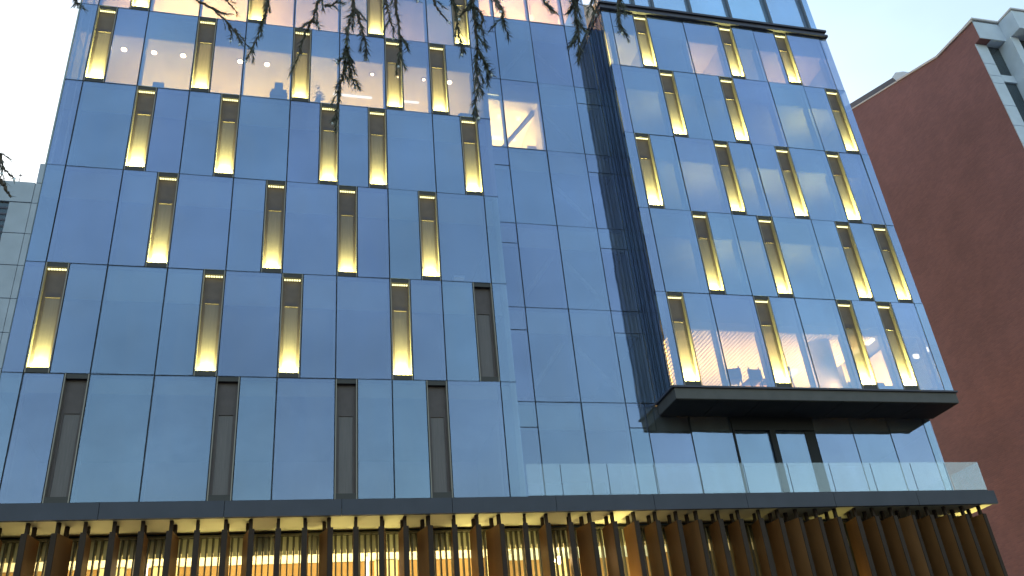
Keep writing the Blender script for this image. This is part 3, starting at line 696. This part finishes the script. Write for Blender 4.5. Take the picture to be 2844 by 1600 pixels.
# ------------------------------------------------------------------ cedar twigs hanging into the view
TR = thing('cedar_tree', 'cedar whose dark needled twigs with water drops hang across the top of the view', 'tree', (8.6, -17.2, -G))
def ray(sx, sy, d):
    """point at a distance d (modules) seen at photo pixel sx, sy"""
    v = Vector(((sx - 1422) / 2473.13, (sy - 800) / 2473.13, 1.0))
    wv = Vector([sum(CR[r_][c_] * v[r_] for r_ in range(3)) for c_ in range(3)])
    return Vector(CAM) + wv * d
rt = random.Random(11)
drops = []
def twig(px, d, dens=1.0, nl=.021, thick=.0045, d2=None):
    pts = [ray(x, y, d + (0 if d2 is None else (d2 - d) * i / max(1, len(px) - 1))) for i, (x, y) in enumerate(px)]
    fine = []
    for p, q in zip(pts[:-1], pts[1:]):
        for k in range(6):
            fine.append(p.lerp(q, k / 6) + Vector((rt.uniform(-1, 1), rt.uniform(-1, 1), rt.uniform(-1, 1))) * .0022)
    fine.append(pts[-1])
    o = pts[0]
    n = len(fine); st = MB().tube([f - o for f in fine], [thick * (1 - .75 * i / n) for i in range(n)], 5)
    br = place('branch', st.mesh('branch', BARK), TR, tuple(o))
    nd = MB()
    def needles(poly, dn, ln):
        for p, q in zip(poly[:-1], poly[1:]):
            dr_ = q - p; L = dr_.length
            if L < 1e-6: continue
            dn_ = dr_.normalized(); a_ = dn_.orthogonal().normalized(); b2 = dn_.cross(a_)
            for k in range(max(1, int(L * 1350 * dn))):
                c = p.lerp(q, rt.random()); t_ = rt.uniform(0, 6.283)
                out = a_ * math.cos(t_) + b2 * math.sin(t_)
                v = (out * rt.uniform(.4, .9) + dn_ * rt.uniform(.7, 1.5)).normalized() * ln * rt.uniform(.5, 1.15)
                s_ = v.cross(out).normalized() * .0008 if v.cross(out).length > 1e-9 else a_ * .0008
                nd.add([tuple(c - s_ - o), tuple(c + s_ - o), tuple(c + v * .6 + s_ * .9 - o), tuple(c + v - o), tuple(c + v * .6 - s_ * .9 - o)], [(0, 1, 2, 3, 4)])
    needles(fine, dens, nl)
    # short spur shoots along the twig
    for i in range(2, n - 2, 3):
        if rt.random() < .5 * dens:
            dr_ = (fine[i + 1] - fine[i - 1]).normalized(); a_ = dr_.orthogonal().normalized(); b2 = dr_.cross(a_); t_ = rt.uniform(0, 6.283)
            tip = fine[i] + (dr_ * .9 + (a_ * math.cos(t_) + b2 * math.sin(t_)) * .7).normalized() * rt.uniform(.015, .04) + Vector((0, 0, -.014))
            needles([fine[i], fine[i].lerp(tip, .5) + Vector((0, 0, .003)), tip], dens * 1.1, nl * .8)
    place('needles', nd.mesh('needles', NEEDLE), br, tuple(o), kind='stuff')
    if rt.random() < .8 and dens > .3:
        c = fine[-1]; dm = MB().lathe([(.0005, .006), (.002, .003), (.0032, 0), (.002, -.0032), (.0005, -.004)], 0, 0, 0, 8).mesh('water_drop', DROP, smooth=True)
        place('water_drop', dm, br, tuple(c + Vector((0, 0, -.003))))
def Q(ox, sc, pts): return [(ox + x * sc, y * sc) for x, y in pts]
a_ = .2346
twig(Q(500, a_, [(150, -150), (200, 0), (380, 100), (520, 220), (650, 370), (760, 480), (850, 610)]), 2.5, .35)
twig(Q(500, a_, [(380, 100), (480, 150), (610, 170)]), 2.5, .25)
twig(Q(500, a_, [(470, -80), (560, 20), (640, 100), (690, 190)]), 2.6, .25)
twig(Q(500, a_, [(560, 270), (610, 380), (600, 480)]), 2.5, .5)
twig(Q(500, a_, [(640, 340), (690, 430), (705, 520)]), 2.5, .5)
twig(Q(500, a_, [(1070, -120), (1040, 20), (1010, 160), (960, 290), (930, 400), (860, 560), (780, 720)]), 2.3, .8)
twig(Q(500, a_, [(1690, -120), (1630, 40), (1580, 200), (1510, 340), (1440, 520), (1390, 700), (1310, 860)]), 2.2, .8)
twig(Q(500, a_, [(1560, 240), (1640, 300)]), 2.2, .7)
twig(Q(500, a_, [(1700, 70), (1800, 60), (1900, -40)]), 2.2, .6)
twig(Q(900, a_, [(370, -120), (345, 60), (330, 180), (275, 330), (270, 500), (275, 640), (240, 760), (180, 900)][:7]), 2.1, 1.15, .024)
twig(Q(900, a_, [(275, 620), (290, 760), (330, 900), (365, 1030)]), 2.1, 1.0, .022)
twig(Q(900, a_, [(275, 560), (215, 690), (150, 730)]), 2.1, .6)
twig(Q(900, a_, [(345, 60), (400, 180), (440, 310), (480, 460), (505, 580), (500, 690)]), 2.15, .9)
twig(Q(900, a_, [(260, 780), (220, 900), (180, 1030), (185, 1150), (150, 1280), (100, 1450)]), 2.1, .85)
twig(Q(900, a_, [(690, -120), (740, 60), (770, 200), (810, 320), (820, 450)]), 2.25, .7)
twig(Q(900, a_, [(850, -120), (850, 60), (870, 200), (885, 340), (905, 500), (890, 640), (880, 780)]), 2.2, .95)
twig(Q(900, a_, [(895, 420), (960, 500), (990, 600)]), 2.2, .5)
twig(Q(900, a_, [(1250, -120), (1300, 20), (1345, 110), (1420, 200), (1480, 260)]), 2.35, .45)
twig(Q(900, a_, [(1090, -60), (1110, 10)]), 2.35, .6)
twig(Q(900, a_, [(1510, -120), (1545, 80), (1570, 250), (1600, 420), (1630, 640)]), 2.15, .9)
twig(Q(900, a_, [(1755, -120), (1760, 60), (1780, 230), (1800, 420), (1815, 570), (1805, 720), (1800, 860), (1825, 1000), (1805, 1150), (1790, 1260), (1830, 1390)]), 2.05, 1.0, .023)
twig(Q(900, a_, [(1815, 560), (1850, 660), (1910, 740), (1950, 840), (1980, 880)]), 2.05, 1.0, .022)
twig(Q(900, a_, [(1760, 60), (1660, 130), (1600, 220)]), 2.05, .7)
twig(Q(900, a_, [(1800, 90), (1880, 200), (1860, 330), (1900, 400)]), 2.15, .8)
twig(Q(900, a_, [(1980, -80), (2030, 20), (2090, 130)]), 2.15, .5)
twig(Q(1300, a_, [(330, -120), (350, 20), (395, 120), (415, 220), (440, 320), (480, 450)]), 2.2, .9)
twig(Q(1300, a_, [(860, -100), (905, 20), (960, 75), (1005, 140)]), 2.3, .8)
twig(Q(1300, a_, [(1310, -150), (1290, 20), (1270, 150), (1290, 290), (1310, 430), (1320, 600), (1310, 720)]), 2.0, 1.15, .025)
twig(Q(1300, a_, [(1240, -120), (1245, 40), (1220, 120), (1190, 60)][:3]), 2.0, .9)
twig([(1722, -30), (1716, 20), (1722, 60), (1728, 90)], 2.1, 1.1, .022)
twig([(1650, -30), (1640, 15), (1655, 40)], 2.2, .6)
twig([(215, -20), (212, 4), (218, 18)], 2.3, .9)
twig([(-40, 380), (0, 430), (12, 470), (32, 490), (40, 496)], 2.0, .45)
twig([(-30, 470), (0, 500), (18, 530), (30, 548)], 2.0, .2, thick=.007)
twig([(-30, 400), (-4, 440), (6, 480)], 2.05, .4)
# the limb the twigs hang from, and the trunk it grows on, both outside the picture
limb = [Vector((8.6, -17.2, -2.2)), Vector((8.2, -14.6, -3.0)), ray(2100, -520, 2.5), ray(1500, -330, 2.35), ray(1000, -300, 2.3), ray(500, -330, 2.5), ray(-600, 60, 2.2)]
o0 = limb[0]
place('limb', MB().tube([p - o0 for p in limb], [.09, .075, .05, .035, .028, .02, .008], 8).mesh('limb', BARK), TR, tuple(o0))
place('trunk', MB().tube([(0, 0, 0), (.05, 0, 3), (0, .05, 6), (.1, 0, 6.4)], [.22, .19, .15, .10], 12).mesh('trunk', BARK, smooth=True), TR, (8.6, -17.2, -G))
